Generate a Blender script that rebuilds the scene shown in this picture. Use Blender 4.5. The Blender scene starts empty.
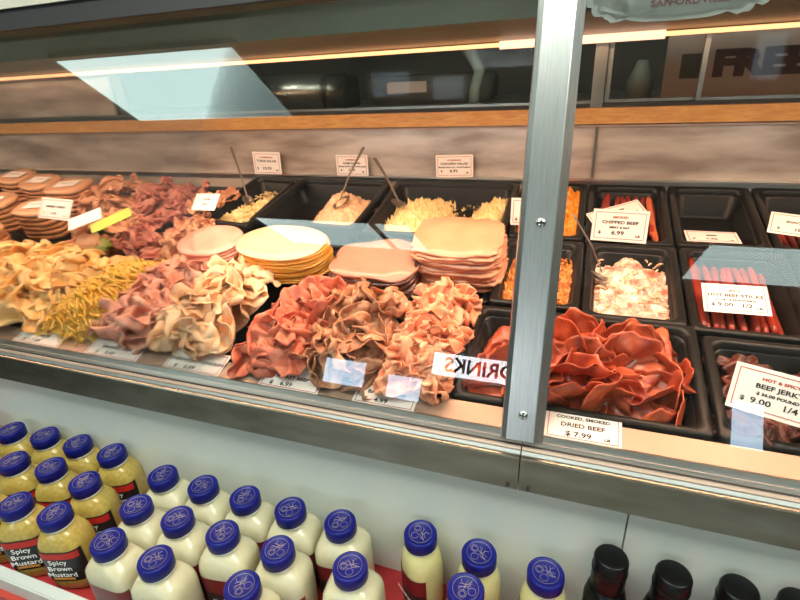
import bpy, bmesh, math, random
from mathutils import Vector, Matrix, noise
C = bpy.context.scene.collection
S = bpy.context.scene
PI = math.pi
# ---------------------------------------------------------------- camera, world, exposure
H = 1.45                                     # camera height; everything below is built in metres
cam = bpy.data.cameras.new('camera'); co = bpy.data.objects.new('camera', cam); C.objects.link(co)
AX = ((0.94109197, 0.09657211, -0.32406748), (0.33380825, -0.41840674, 0.84469394), (-0.05401814, -0.90311108, -0.42599579))
co.matrix_world = Matrix([[a[0], -a[1], -a[2], t] for a, t in zip(AX, (0, 0, H))] + [[0, 0, 0, 1]])
cam.sensor_width = 36; cam.lens = 22.5; cam.clip_start = .01
S.camera = co
w = bpy.data.worlds.new('world'); S.world = w; w.use_nodes = True
w.node_tree.nodes['Background'].inputs[0].default_value = (.75, .85, .8, 1); w.node_tree.nodes['Background'].inputs[1].default_value = .3
S.view_settings.view_transform = 'Standard'; S.view_settings.look = 'None'
S.view_settings.gamma = 1; S.view_settings.use_curve_mapping = False; S.view_settings.exposure = 0.0

def area(name, loc, rot, sx, sy, power, col):
    l = bpy.data.lights.new(name, 'AREA'); l.shape = 'RECTANGLE'; l.size = sx; l.size_y = sy; l.energy = power; l.color = col
    o = bpy.data.objects.new(name, l); C.objects.link(o); o.location = loc; o.rotation_euler = rot
    return o
# warm display lamp of the case, under the canopy, then an added fill
area('case_lamp_light', (-.8, .765, H + .076), (math.radians(-22), 0, 0), 3.8, .04, 30, (1, .58, .37))
area('case_lamp_rear_light', (-.8, .775, H + .074), (math.radians(38), 0, 0), 3.8, .03, 9, (1, .62, .44))  # rear-facing fill added to brighten the back wall and wood trim

# ---------------------------------------------------------------- materials
def mat(name, c, rough=.5, metal=0, c2=None, scale=40, bump=0, bscale=None, sss=0, rnd=0, trans=0, coat=0, emit=None, es=0, detail=4, stretch=None, spec=.5, contrast=.25, ior=1.45):
    m = bpy.data.materials.new(name); m.use_nodes = True; nt = m.node_tree; N = nt.nodes; L = nt.links
    b = N['Principled BSDF']; b.inputs['Base Color'].default_value = (*c, 1)
    b.inputs['Roughness'].default_value = rough; b.inputs['Metallic'].default_value = metal
    b.inputs['Specular IOR Level'].default_value = spec; b.inputs['IOR'].default_value = ior
    if sss: b.inputs['Subsurface Weight'].default_value = sss; b.inputs['Subsurface Radius'].default_value = (.012, .005, .003); b.inputs['Subsurface Scale'].default_value = .4
    if trans: b.inputs['Transmission Weight'].default_value = trans
    if coat: b.inputs['Coat Weight'].default_value = coat; b.inputs['Coat Roughness'].default_value = .12
    if emit: b.inputs['Emission Color'].default_value = (*emit, 1); b.inputs['Emission Strength'].default_value = es
    tc = N.new('ShaderNodeTexCoord'); src = tc.outputs['Object']
    if stretch:
        mp = N.new('ShaderNodeMapping'); mp.inputs['Scale'].default_value = stretch; L.new(src, mp.inputs[0]); src = mp.outputs[0]
    if rnd:
        oi = N.new('ShaderNodeObjectInfo'); ad = N.new('ShaderNodeVectorMath'); ad.operation = 'ADD'
        cx = N.new('ShaderNodeCombineXYZ'); mu = N.new('ShaderNodeMath'); mu.operation = 'MULTIPLY'; mu.inputs[1].default_value = 37
        L.new(oi.outputs['Random'], mu.inputs[0]); L.new(mu.outputs[0], cx.inputs[0]); L.new(src, ad.inputs[0]); L.new(cx.outputs[0], ad.inputs[1]); src = ad.outputs[0]
    col = None
    if c2:
        n = N.new('ShaderNodeTexNoise'); n.inputs['Scale'].default_value = scale; n.inputs['Detail'].default_value = detail; L.new(src, n.inputs['Vector'])
        r = N.new('ShaderNodeValToRGB'); r.color_ramp.elements[0].position = .5 - contrast; r.color_ramp.elements[1].position = .5 + contrast
        r.color_ramp.elements[0].color = (*c, 1); r.color_ramp.elements[1].color = (*c2, 1); L.new(n.outputs[0], r.inputs[0]); col = r.outputs[0]
        L.new(col, b.inputs['Base Color'])
    if rnd and col:
        h = N.new('ShaderNodeHueSaturation'); mr = N.new('ShaderNodeMapRange'); mr.inputs['To Min'].default_value = 1 - rnd; mr.inputs['To Max'].default_value = 1 + rnd
        L.new(oi.outputs['Random'], mr.inputs[0]); L.new(mr.outputs[0], h.inputs['Value']); L.new(col, h.inputs['Color']); L.new(h.outputs[0], b.inputs['Base Color'])
    if bump:
        n2 = N.new('ShaderNodeTexNoise'); n2.inputs['Scale'].default_value = bscale or scale * 3; n2.inputs['Detail'].default_value = 4; L.new(src, n2.inputs['Vector'])
        bp = N.new('ShaderNodeBump'); bp.inputs['Strength'].default_value = bump; bp.inputs['Distance'].default_value = .002; L.new(n2.outputs[0], bp.inputs['Height']); L.new(bp.outputs[0], b.inputs['Normal'])
    return m
def glassmat(name, tint=(1, 1, 1), ior=1.5, boost=1.0):
    m = bpy.data.materials.new(name); m.use_nodes = True; nt = m.node_tree; N = nt.nodes; L = nt.links
    N.remove(N['Principled BSDF']); out = N['Material Output']
    t = N.new('ShaderNodeBsdfTransparent'); t.inputs[0].default_value = (*tint, 1)
    g = N.new('ShaderNodeBsdfGlossy'); g.inputs['Roughness'].default_value = .0; g.inputs['Color'].default_value = (1, 1, 1, 1)
    f = N.new('ShaderNodeFresnel'); f.inputs['IOR'].default_value = ior
    mu = N.new('ShaderNodeMath'); mu.operation = 'MULTIPLY'; mu.inputs[1].default_value = boost; mu.use_clamp = True
    mx = N.new('ShaderNodeMixShader'); L.new(f.outputs[0], mu.inputs[0]); L.new(mu.outputs[0], mx.inputs[0]); L.new(t.outputs[0], mx.inputs[1]); L.new(g.outputs[0], mx.inputs[2]); L.new(mx.outputs[0], out.inputs[0])
    return m
M = {}
M['steel'] = mat('brushed_steel', (.50, .50, .47), .28, 1, c2=(.62, .61, .57), scale=30, stretch=(.3, 20, 20), bump=.05, bscale=60)
M['steelpost'] = mat('brushed_steel_post', (.42, .44, .42), .33, 1, c2=(.56, .575, .55), scale=60, stretch=(14, .5, .5))
M['steeldark'] = mat('dark_steel', (.20, .20, .18), .3, .9, c2=(.32, .31, .27), scale=8, stretch=(2, 1, 1))
M['rail'] = mat('rail_steel', (.23, .19, .145), .26, 1, c2=(.40, .35, .28), scale=6, stretch=(2, 8, 8))
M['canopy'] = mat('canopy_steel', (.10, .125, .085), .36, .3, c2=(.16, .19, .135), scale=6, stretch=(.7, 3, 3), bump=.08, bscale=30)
M['backsteel'] = mat('back_panel_steel', (.30, .24, .20), .30, .3, c2=(.64, .57, .49), scale=5, stretch=(.9, 2, 4), bump=.05, bscale=50, contrast=.13, detail=6)  # brown mottle painted in for the meats reflected in the steel
M['ledge'] = mat('ledge_steel', (.40, .28, .21), .5, .45, c2=(.50, .36, .28), scale=10)
M['bead'] = mat('bead_steel', (.30, .22, .17), .55, .4, c2=(.38, .29, .22), scale=10)  # warm tint stands in for orange light bounced onto the bead
M['step'] = mat('step_steel', (.26, .27, .25), .5, .8, c2=(.34, .35, .33), scale=10)
M['wood'] = mat('honey_wood', (.48, .22, .05), .4, 0, c2=(.72, .40, .12), scale=30, stretch=(1.2, 1, 6), coat=.3)
M['black'] = mat('black_plastic', (.009, .0085, .008), .33, 0, c2=(.016, .014, .013), scale=50, bump=.05, spec=.28)
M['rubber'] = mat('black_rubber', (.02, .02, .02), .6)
M['white'] = mat('white_panel', (.60, .63, .56), .38, 0, c2=(.65, .68, .61), scale=6, coat=.15)
M['redmat'] = mat('red_shelf', (.30, .012, .012), .6, 0, c2=(.40, .02, .02), scale=30)
M['lip'] = mat('white_lip', (.55, .57, .53), .35)
M['redstripe'] = mat('red_stripe', (.45, .05, .03), .5)
M['card'] = mat('sign_card', (.90, .86, .82), .5, 0, c2=(.86, .82, .78), scale=30)
M['cardyellow'] = mat('yellow_card', (.42, .54, .05), .5, 0, c2=(.46, .58, .08), scale=30)
M['ink'] = mat('black_ink', (.02, .02, .02), .6)
M['redink'] = mat('red_ink', (.45, .06, .04), .6)
M['cap'] = mat('blue_cap', (.004, .006, .13), .42, 0, c2=(.006, .009, .17), scale=30, spec=.3)
M['gold'] = mat('emblem_gold', (.30, .25, .22), .4, .3)
M['mayo'] = mat('mayonnaise', (.55, .50, .32), .24, 0, c2=(.62, .57, .38), scale=60, sss=.1, coat=.4)
M['sauce'] = mat('creamy_sauce', (.58, .52, .22), .24, 0, c2=(.64, .58, .28), scale=60, sss=.1, coat=.6)
M['must'] = mat('brown_mustard', (.40, .28, .055), .24, 0, c2=(.52, .38, .09), scale=160, coat=.6, contrast=.2)
M['neck'] = mat('clear_plastic_neck', (.80, .80, .74), .15, 0, coat=.5)
M['label'] = mat('black_label', (.012, .012, .012), .35)
M['redlabel'] = mat('dark_red_label', (.16, .01, .012), .35)
M['redbanner'] = mat('red_banner', (.50, .02, .015), .4)
M['labeltext'] = mat('white_print', (.85, .85, .80), .5)
M['orangeprint'] = mat('orange_print', (.55, .22, .04), .5)
M['blackcap'] = mat('black_cap', (.004, .004, .004), .30, spec=.25)
M['spoon'] = mat('spoon_steel', (.46, .42, .38), .3, .8)
M['screw'] = mat('chrome_screw', (.75, .75, .72), .15, 1)
M['glass'] = glassmat('front_glass', (.97, .985, .975), 1.5, .55)
M['doorglass'] = glassmat('door_glass', (.80, .78, .74), 1.5, .08)
M['film'] = glassmat('clear_film', (.93, .93, .95), 1.5, 2.0)
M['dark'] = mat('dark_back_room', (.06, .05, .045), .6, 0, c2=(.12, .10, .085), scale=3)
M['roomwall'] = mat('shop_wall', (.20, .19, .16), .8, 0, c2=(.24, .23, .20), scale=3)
M['ceil'] = mat('shop_ceiling', (.50, .50, .45), .9)
M['floor'] = mat('shop_floor', (.34, .36, .34), .5, 0, c2=(.40, .42, .40), scale=14)
M['shelf'] = mat('shop_shelf_dark', (.10, .09, .08), .6, 0, c2=(.30, .22, .15), scale=2.5)
M['panellight'] = mat('ceiling_light_panel', (.9, .95, .95), .5, emit=(.78, 1.0, .97), es=8.5)
M['fillpanel'] = mat('bright_ceiling_light', (.9, .95, .95), .5, emit=(.95, 1.0, .92), es=14)  # fill emission for the added panels overhead
M['dimlight'] = mat('dim_ceiling_light', (.9, .95, .95), .5, emit=(.74, .98, .95), es=2.0)
M['window'] = mat('daylight_window', (.8, .9, 1), .5, emit=(.62, .80, 1.0), es=14)
M['poster'] = mat('bright_poster', (.9, .92, .95), .5, emit=(.9, .94, 1.0), es=20)  # emission makes the unlit board read white in its reflection
M['tube'] = mat('warm_tube', (1, .7, .5), .5, emit=(1, .42, .17), es=1.9)
M['sleeve'] = mat('pale_sleeve', (1, .7, .5), .5, emit=(1, .58, .42), es=1.5)
M['cream'] = mat('cream_trim', (.55, .52, .42), .5)
M['decal'] = mat('decal_silver', (.26, .29, .26), .5, 0, c2=(.33, .37, .33), scale=30)
M['decalinner'] = mat('decal_inner', (.17, .19, .16), .5)
M['decaltext'] = mat('decal_text', (.06, .012, .01), .5)
M['decalback'] = mat('decal_ground', (.20, .21, .18), .5)
M['posterpaper'] = mat('pinkish_paper', (.50, .36, .30), .6, 0, c2=(.58, .42, .36), scale=6)
# meats and fillings
M['ham'] = mat('pink_ham', (.60, .22, .15), .38, 0, c2=(.84, .48, .36), scale=50, sss=.15, rnd=.14, bump=.3, coat=.03, contrast=0.2, detail=6)
M['chicken'] = mat('pale_chicken', (.82, .46, .24), .38, 0, c2=(.92, .70, .46), scale=40, sss=.12, rnd=.10, bump=.3, coat=.12, contrast=0.2, detail=6)
M['turkey'] = mat('tan_turkey', (.84, .46, .13), .4, 0, c2=(.92, .70, .36), scale=30, sss=.12, rnd=.12, bump=.3, coat=.1, contrast=0.2, detail=6)
M['cheese'] = mat('yellow_cheese', (.92, .50, .03), .4, 0, c2=(.97, .72, .20), scale=40, sss=.12, rnd=.1, coat=.1, contrast=0.2, detail=6)
M['rb'] = mat('red_roast_beef', (.50, .085, .045), .38, 0, c2=(.72, .26, .15), scale=50, sss=.1, rnd=.16, bump=.3, coat=.15, contrast=0.2, detail=6)
M['brown'] = mat('brown_roast_beef', (.26, .085, .04), .4, 0, c2=(.62, .32, .17), scale=45, sss=.1, rnd=.18, bump=.3, coat=.15, contrast=0.2, detail=6)
M['baked'] = mat('orange_baked_ham', (.82, .27, .13), .36, 0, c2=(.93, .52, .32), scale=50, sss=.12, rnd=.12, bump=.3, coat=.15, contrast=0.2, detail=6)
M['dried'] = mat('dark_dried_beef', (.27, .028, .010), .34, 0, c2=(.62, .13, .05), scale=45, sss=.08, rnd=.2, bump=.3, coat=.2, contrast=0.2, detail=6)
M['dusky'] = mat('dusky_bologna', (.38, .10, .075), .38, 0, c2=(.68, .29, .21), scale=50, sss=.1, rnd=.16, bump=.3, coat=.12, contrast=0.2, detail=6)
M['salmon'] = mat('tan_ham', (.52, .20, .10), .38, 0, c2=(.80, .46, .27), scale=50, sss=.1, rnd=.14, bump=.3, coat=.12, contrast=0.2, detail=6)
M['stackham'] = mat('stack_ham', (.66, .29, .22), .32, 0, c2=(.76, .42, .32), scale=22, sss=.1, rnd=.06, coat=.2)
M['stackcheese'] = mat('stack_cheese', (.78, .50, .31), .34, 0, c2=(.84, .59, .39), scale=22, sss=.1, rnd=.05, coat=.2)
M['stackyellow'] = mat('stack_yellow_cheese', (.80, .36, .04), .34, 0, c2=(.84, .42, .07), scale=22, sss=.1, rnd=.08, coat=.2)
M['stackbrown'] = mat('stack_brown_meat', (.46, .22, .15), .34, 0, c2=(.54, .28, .20), scale=15, sss=.1, rnd=.05, coat=.3)
M['darkrind'] = mat('dark_rind', (.10, .03, .02), .34, 0, coat=.3)
M['loaf'] = mat('meat_loaf', (.66, .27, .14), .36, 0, c2=(.74, .34, .20), scale=22, sss=.1, rnd=.10, bump=.2, coat=.2)
M['half'] = mat('tan_loaf', (.62, .32, .16), .4, 0, c2=(.70, .40, .22), scale=20, sss=.1, rnd=.08, coat=.2)
M['halfside'] = mat('orange_loaf_rind', (.50, .19, .07), .4, 0, c2=(.60, .27, .11), scale=20, coat=.2)
M['potato'] = mat('yellow_salad', (.80, .58, .22), .4, 0, c2=(.88, .72, .38), scale=80, sss=.1, bump=.3, coat=.2, contrast=.15)
M['hamsalad'] = mat('ham_salad', (.78, .46, .26), .4, 0, c2=(.88, .62, .38), scale=90, sss=.1, bump=.3, coat=.2, contrast=.15)
M['creamsal'] = mat('creamed_beef_salad', (.42, .13, .07), .34, 0, c2=(.88, .76, .62), scale=38, sss=.1, bump=.2, coat=.3, contrast=.14)
M['orange'] = mat('orange_cheddar', (.85, .26, .01), .4, 0, c2=(.90, .38, .03), scale=60, coat=.15)
M['bacon'] = mat('orange_crumbles', (.40, .08, .01), .4, 0, c2=(.80, .34, .06), scale=60, coat=.2)
M['stick'] = mat('red_beef_stick', (.22, .018, .010), .34, 0, c2=(.36, .040, .018), scale=30, coat=.12, rnd=.25)
M['stickorange'] = mat('orange_beef_stick', (.58, .11, .03), .28, 0, c2=(.66, .15, .05), scale=30, coat=.4)
M['jerky'] = mat('beef_jerky', (.040, .010, .006), .4, 0, c2=(.17, .04, .02), scale=60, coat=.12, rnd=.3, bump=.6)
M['plum'] = mat('purple_meat', (.30, .06, .05), .35, 0, c2=(.38, .09, .07), scale=30, coat=.3)
M['lettuce'] = mat('green_leaf', (.20, .26, .04), .4, 0, c2=(.34, .40, .08), scale=40, rnd=.1)

# ---------------------------------------------------------------- helpers
def link(name, bm, m, parent=None, smooth=True):
    me = bpy.data.meshes.new(name); bm.to_mesh(me); bm.free()
    if smooth:
        for p in me.polygons: p.use_smooth = True
    me.materials.append(M[m] if isinstance(m, str) else m)
    o = bpy.data.objects.new(name, me); C.objects.link(o)
    if parent: o.parent = parent
    return o
def tag(o, label, cat, group=None, kind=None):
    o['label'] = label; o['category'] = cat
    if group: o['group'] = group
    if kind: o['kind'] = kind
    return o
def root(name, label, cat, mw=None, group=None):
    o = bpy.data.objects.new(name, None); C.objects.link(o); o.empty_display_size = .03
    if mw is not None: o.matrix_world = mw
    return tag(o, label, cat, group)
def struct(o): o['kind'] = 'structure'; return o
def box(bm, x0, x1, y0, y1, z0, z1, bev=0, seg=2):
    r = bmesh.ops.create_cube(bm, size=1)
    vs = r['verts']
    for v in vs: v.co = Vector(((x0 + x1) / 2 + v.co.x * (x1 - x0), (y0 + y1) / 2 + v.co.y * (y1 - y0), (z0 + z1) / 2 + v.co.z * (z1 - z0)))
    if bev: bmesh.ops.bevel(bm, geom=list({e for v in vs for e in v.link_edges}), offset=bev, segments=seg, affect='EDGES')
def bx(*a, **k):
    bm = bmesh.new(); box(bm, *a, **k); return bm
def prism(poly, x0, x1, bm=None):            # closed section (y,z) run along x
    bm = bm or bmesh.new(); a = [bm.verts.new((x0, y, z)) for y, z in poly]; b = [bm.verts.new((x1, y, z)) for y, z in poly]
    n = len(poly); bm.faces.new(a); bm.faces.new(b[::-1])
    for i in range(n): bm.faces.new((a[i], b[i], b[(i + 1) % n], a[(i + 1) % n]))
    bmesh.ops.recalc_face_normals(bm, faces=bm.faces); return bm
def lathe(prof, seg=28, bm=None, cx=0, cy=0, sx=1, sy=1):
    bm = bm or bmesh.new(); rings = []
    for r, z in prof: rings.append([bm.verts.new((cx + sx * r * math.cos(2 * PI * k / seg), cy + sy * r * math.sin(2 * PI * k / seg), z)) for k in range(seg)])
    for a, b in zip(rings, rings[1:]):
        for k in range(seg): bm.faces.new((a[k], a[(k + 1) % seg], b[(k + 1) % seg], b[k]))
    bm.faces.new(rings[0][::-1]); bm.faces.new(rings[-1]); return bm
def tube(bm, pts, rads, seg=8):
    rings = []; n = len(pts); pts = [Vector(p) for p in pts]
    if not hasattr(rads, '__len__'): rads = [rads] * n
    for i, p in enumerate(pts):
        d = (pts[min(i + 1, n - 1)] - pts[max(i - 1, 0)]).normalized(); u = d.orthogonal().normalized() if i == 0 else (u - d * u.dot(d)).normalized(); v = d.cross(u)
        rings.append([bm.verts.new(p + (u * math.cos(2 * PI * k / seg) + v * math.sin(2 * PI * k / seg)) * rads[i]) for k in range(seg)])
    for a, b in zip(rings, rings[1:]):
        for k in range(seg): bm.faces.new((a[k], a[(k + 1) % seg], b[(k + 1) % seg], b[k]))
    bm.faces.new(rings[0][::-1]); bm.faces.new(rings[-1])
_tm = {}
def text(s, size, m, parent, loc, align='CENTER', sx=1.0, rot=None, name='lettering', thick=.00012, bold=.0):
    key = (s, size, align, sx, thick, bold)
    if key not in _tm:
        cu = bpy.data.curves.new('t', 'FONT'); cu.body = s; cu.size = size; cu.align_x = align; cu.align_y = 'CENTER'; cu.extrude = thick; cu.offset = bold; cu.resolution_u = 2
        o = bpy.data.objects.new('t', cu); C.objects.link(o); bpy.context.view_layer.update()
        me = bpy.data.meshes.new_from_object(o.evaluated_get(bpy.context.evaluated_depsgraph_get())); bpy.data.objects.remove(o); bpy.data.curves.remove(cu)
        for v in me.vertices: v.co.x *= sx
        me.name = name; _tm[key] = me
    me = _tm[key].copy(); me.materials.clear(); me.materials.append(M[m])
    o = bpy.data.objects.new(name, me); C.objects.link(o); o.parent = parent; o.location = loc
    if rot: o.rotation_euler = rot
    return o
T = math.radians(14); CT, ST = math.cos(T), math.sin(T)
Y0, Z0 = .5247, H - .4325
def D(x, s, n=0.): return Vector((x, Y0 + s * CT - n * ST, Z0 + s * ST + n * CT))
RT = Matrix.Rotation(T, 4, 'X')
def DM(x, s, n=0., rz=0, rx=0, ry=0): return Matrix.Translation(D(x, s, n)) @ RT @ Matrix.Rotation(rz, 4, 'Z') @ Matrix.Rotation(rx, 4, 'X') @ Matrix.Rotation(ry, 4, 'Y')
DF = Matrix.Translation(D(0, 0)) @ RT       # frame whose local x,y,z are deck x,s,n
def noisev(v, sc, seed=0): return noise.noise(Vector(v) * sc + Vector((seed * 3.7, seed * 1.3, seed * 5.1)))
def world_bm(bm, mw):
    bmesh.ops.transform(bm, matrix=mw, verts=bm.verts); return bm

# ---------------------------------------------------------------- the room
XL, XR = -9.5, 4.6
struct(link('floor', bx(XL, XR, -5.3, 3.0, -.1, 0), 'floor', smooth=False))
struct(link('ceiling', bx(XL, XR, -5.3, 3.0, 2.70, 2.8), 'ceil', smooth=False))
struct(link('wall_front', bx(XL, XR, -5.4, -5.3, 0, 2.7), 'roomwall', smooth=False))
struct(link('wall_left', bx(XL - .1, XL, -5.4, 3.1, 0, 2.7), 'roomwall', smooth=False))
struct(link('wall_right', bx(XR, XR + .1, -5.4, 3.1, 0, 2.7), 'roomwall', smooth=False))
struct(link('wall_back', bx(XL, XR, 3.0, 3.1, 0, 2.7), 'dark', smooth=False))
LG = 'ceiling light panels over the shop floor'
for i, (x0, x1, y0, y1, lb) in enumerate([(-3.12, -1.82, -1.36, -.70, 'square ceiling light panel mirrored large in upper left glass'),
        (-3.42, -2.05, -4.15, -3.3, 'ceiling light panel mirrored above the oval cheese stack'), (-1.98, -1.62, -4.15, -3.3, 'small ceiling light panel mirrored above the brown meat stack'),
        (1.05, 2.35, -4.5, -3.4, 'ceiling light panel mirrored at right photo edge'),
        (-1.3, .1, -.42, .22, 'unseen fill light panel added above the camera, left one'), (.5, 1.9, -.42, .22, 'unseen fill light panel added above the camera, right one')]):  # last two panels are unseen, added to light the case front
    r = root('ceiling_light', lb, 'ceiling light', Matrix.Translation(((x0 + x1) / 2, (y0 + y1) / 2, 2.7)), LG)
    a, b = (x1 - x0) / 2, (y1 - y0) / 2
    link('light_diffuser', bx(-a, a, -b, b, -.03, -.001), 'dimlight' if i == 0 else 'panellight' if i < 4 else 'fillpanel', r, smooth=False)
    bm = bmesh.new(); box(bm, -a - .03, a + .03, -b - .03, -b, -.035, 0); box(bm, -a - .03, a + .03, b, b + .03, -.035, 0); box(bm, -a - .03, -a, -b, b, -.035, 0); box(bm, a, a + .03, -b, b, -.035, 0)
    link('light_frame', bm, 'lip', r, smooth=False)
# shop front behind the photographer: windows and the drinks board (seen only as reflections)
for i, (x0, x1, z0, z1) in enumerate([(-3.2, -2.6, -.44, -.10), (-2.24, -1.78, -.50, -.20), (1.78, 2.07, -.40, .09)]):
    o = link('window_%d' % (i + 1), bx(x0, x1, -5.3, -5.27, H + z0, H + z1), 'window', smooth=False); struct(o)
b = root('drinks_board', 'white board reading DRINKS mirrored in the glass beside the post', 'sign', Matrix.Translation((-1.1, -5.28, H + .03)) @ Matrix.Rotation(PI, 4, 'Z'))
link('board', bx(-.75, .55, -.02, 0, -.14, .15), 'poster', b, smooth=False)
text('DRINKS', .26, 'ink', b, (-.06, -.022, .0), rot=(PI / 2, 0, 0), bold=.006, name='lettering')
b = tag(link('wall_shelving', bx(-4.4, 3.2, -5.25, -4.95, 1.1 - .9, 1.28 - .4), 'shelf', smooth=False), 'long dark shelving along the shop front wall', 'shelf')

# ---------------------------------------------------------------- display case shell
CX0, CX1 = -3.6, 1.6
def zc(z): return H + z
case = root('display_case', 'long stainless refrigerated deli case with white front panel', 'display case', Matrix.Identity(4))
link('front_panel', bx(CX0, .0905, .506, .53, .2, zc(-.49)), 'white', case, smooth=False)
link('front_panel', bx(.0925, CX1, .506, .53, .2, zc(-.49)), 'white', case, smooth=False)
link('back_panel', prism([(1.188, zc(-.42)), (1.196, zc(-.1385)), (1.23, zc(-.1385)), (1.23, zc(-.5))], CX0, CX1), 'backsteel', case, smooth=False)
link('panel_seam', bx(CX0, CX1, 1.176, 1.192, zc(-.2555), zc(-.2515)), 'steel', case, smooth=False)
link('panel_seam', bx(CX0, CX1, 1.188, 1.199, zc(-.1425), zc(-.1395)), 'ledge', case, smooth=False)
link('panel_joint', bx(.012, .018, 1.187, 1.1965, zc(-.25), zc(-.142)), 'steeldark', case, smooth=False)
link('wood_trim', bx(CX0, CX1, 1.185, 1.24, zc(-.1365), zc(-.1050)), 'wood', case, smooth=False)
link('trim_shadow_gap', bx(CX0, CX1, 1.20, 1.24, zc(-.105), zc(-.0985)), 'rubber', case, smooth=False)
bm = bmesh.new(); box(bm, CX0, CX1, .56, 1.2, -.13, -.115)
link('deck_floor', world_bm(bx(CX0, CX1, .03, .70, -.10, -.09), DF), 'steeldark', case, smooth=False); bm.free()
link('front_ledge', world_bm(bx(CX0, CX1, -.012, .034, -.024, -.004), DF), 'ledge', case, smooth=False)
link('front_ledge_wall', world_bm(bx(CX0, CX1, .026, .034, -.10, -.02), DF), 'steeldark', case, smooth=False)
link('door_jamb', bx(-.004, .020, 1.198, 1.215, zc(-.105), zc(.03)), 'steeldark', case, smooth=False)
# canopy
for a, b_ in ((CX0, -1.60), (-1.597, -.84), (-.837, .40), (.403, CX1)):
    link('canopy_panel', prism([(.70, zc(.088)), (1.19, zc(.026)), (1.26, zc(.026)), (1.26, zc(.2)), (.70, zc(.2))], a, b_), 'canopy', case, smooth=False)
link('canopy_front_frame', prism([(.675, zc(.087)), (.70, zc(.087)), (.70, zc(.125)), (.688, zc(.125))], CX0, CX1), 'rubber', case, smooth=False)
link('canopy_top', prism([(.68, zc(.118)), (.695, zc(.118)), (.72, zc(.24)), (.69, zc(.24))], CX0, CX1), 'cream', case, smooth=False)
link('left_end_wall', bx(CX0 - .03, CX0, .53, 1.26, .2, zc(.2)), 'steeldark', case, smooth=False)
link('right_end_wall', bx(CX1, CX1 + .03, .53, 1.26, .2, zc(.2)), 'steeldark', case, smooth=False)
link('lamp_baffle', bx(CX0, CX1, .735, .737, zc(.044), zc(.085)), 'canopy', case, smooth=False)  # strip added to screen the case lamps from the camera
# lamp tube at the rear edge of the canopy
lt = root('tube_lamp', 'thin warm glowing tube lamp along rear canopy edge', 'lamp', Matrix.Translation((0, 1.155, zc(.0245))))
bm = bmesh.new(); tube(bm, [(CX0 + .05, 0, 0), (CX1 - .05, 0, 0)], .0042, 12); link('tube', bm, 'tube', lt)
bm = bmesh.new(); tube(bm, [(-.19, -.001, 0), (.115, -.001, 0)], .0085, 14); link('sleeve', bm, 'sleeve', lt)
for x in (-3.5, 1.5): link('bracket', bx(x - .012, x + .012, -.012, .012, -.002, .03), 'steeldark', lt, smooth=False)
# sliding rear doors
for i, (x0, x1, y) in enumerate([(CX0, -1.30, 1.232), (-1.34, .02, 1.216), (.02, .205, 1.232), (.19, CX1, 1.216)]):
    d = root('sliding_glass_door', ['rear sliding steel door at far left above the tan loaves', 'rear sliding glass door above the three salad pans', 'narrow rear glass door just right of the post', 'rear sliding glass door in front of the FREE poster'][i], 'glass door', Matrix.Translation((0, y, 0)), 'rear sliding doors of the case')
    link('door_glass', bx(x0 + .012, x1 - .006, -.002, .002, zc(-.0975), zc(.03)), 'doorglass' if i else 'backsteel', d, smooth=False)
    link('door_stile', bx(x1 - .008, x1 - .003, -.005, .005, zc(-.0975), zc(.03)), 'steel', d, smooth=False)
    link('door_stile', bx(x0 + .003, x0 + .012, -.005, .005, zc(-.0975), zc(.03)), 'steeldark', d, smooth=False)
    link('door_rail', bx(x0 + .012, x1 - .008, -.005, .005, zc(-.098), zc(-.092)), 'steeldark', d, smooth=False)
# things behind the doors
w1 = tag(link('work_counter', bx(-3.5, 1.5, 1.5, 2.1, .7, zc(-.13), bev=.004), 'steel', smooth=False), 'low steel work counter behind the sliding doors', 'counter')
r = root('slicer_box', 'grey steel box standing behind rear glass door', 'appliance', Matrix.Translation((-1.02, 1.6, zc(-.13))))
link('housing', bx(-.16, .16, 0, .25, 0, .115, bev=.006), 'steel', r); link('side_plate', bx(.165, .20, .02, .25, 0, .105, bev=.003), 'steeldark', r)
r = root('paper_roll_holder', 'dark holder with pale curved tube behind rear door', 'appliance', Matrix.Translation((-.45, 1.75, zc(-.13))))
link('holder_base', bx(-.3, .12, 0, .25, 0, .09, bev=.01), 'dark', r)
bm = bmesh.new(); tube(bm, [(.08, 0, .0), (.085, 0, .05), (.10, 0, .10), (.06, 0, .16), (.02, 0, .2)], .018, 10); link('curved_tube', bm, 'decal', r)
link('pink_label', bx(-.22, -.08, -.004, 0, .04, .075), 'posterpaper', r, smooth=False)
r = root('free_poster', 'pinkish paper poster with dark FREE lettering behind rear door', 'poster', Matrix.Translation((.16, 1.5, zc(-.12))) @ Matrix.Rotation(-.1, 4, 'X'))
link('paper', bx(0, .75, 0, .002, -.0, .19), 'posterpaper', r, smooth=False)
text('FREE', .075, 'decaltext', r, (.105, -.001, .078), rot=(PI / 2, 0, 0), sx=1.25, bold=.005, align='LEFT')
link('picture', bx(.035, .085, -.001, 0, .05, .105), 'dark', r, smooth=False)
tag(link('grey_jug', world_bm(lathe([(.02, 0), (.05, .01), (.055, .09), (.03, .14), (.02, .17)], 20), Matrix.Translation((.115, 1.60, zc(-.13))) @ Matrix.Scale(.62, 4)), 'decal'), 'pale grey jug standing left of the FREE poster', 'jug')

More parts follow.
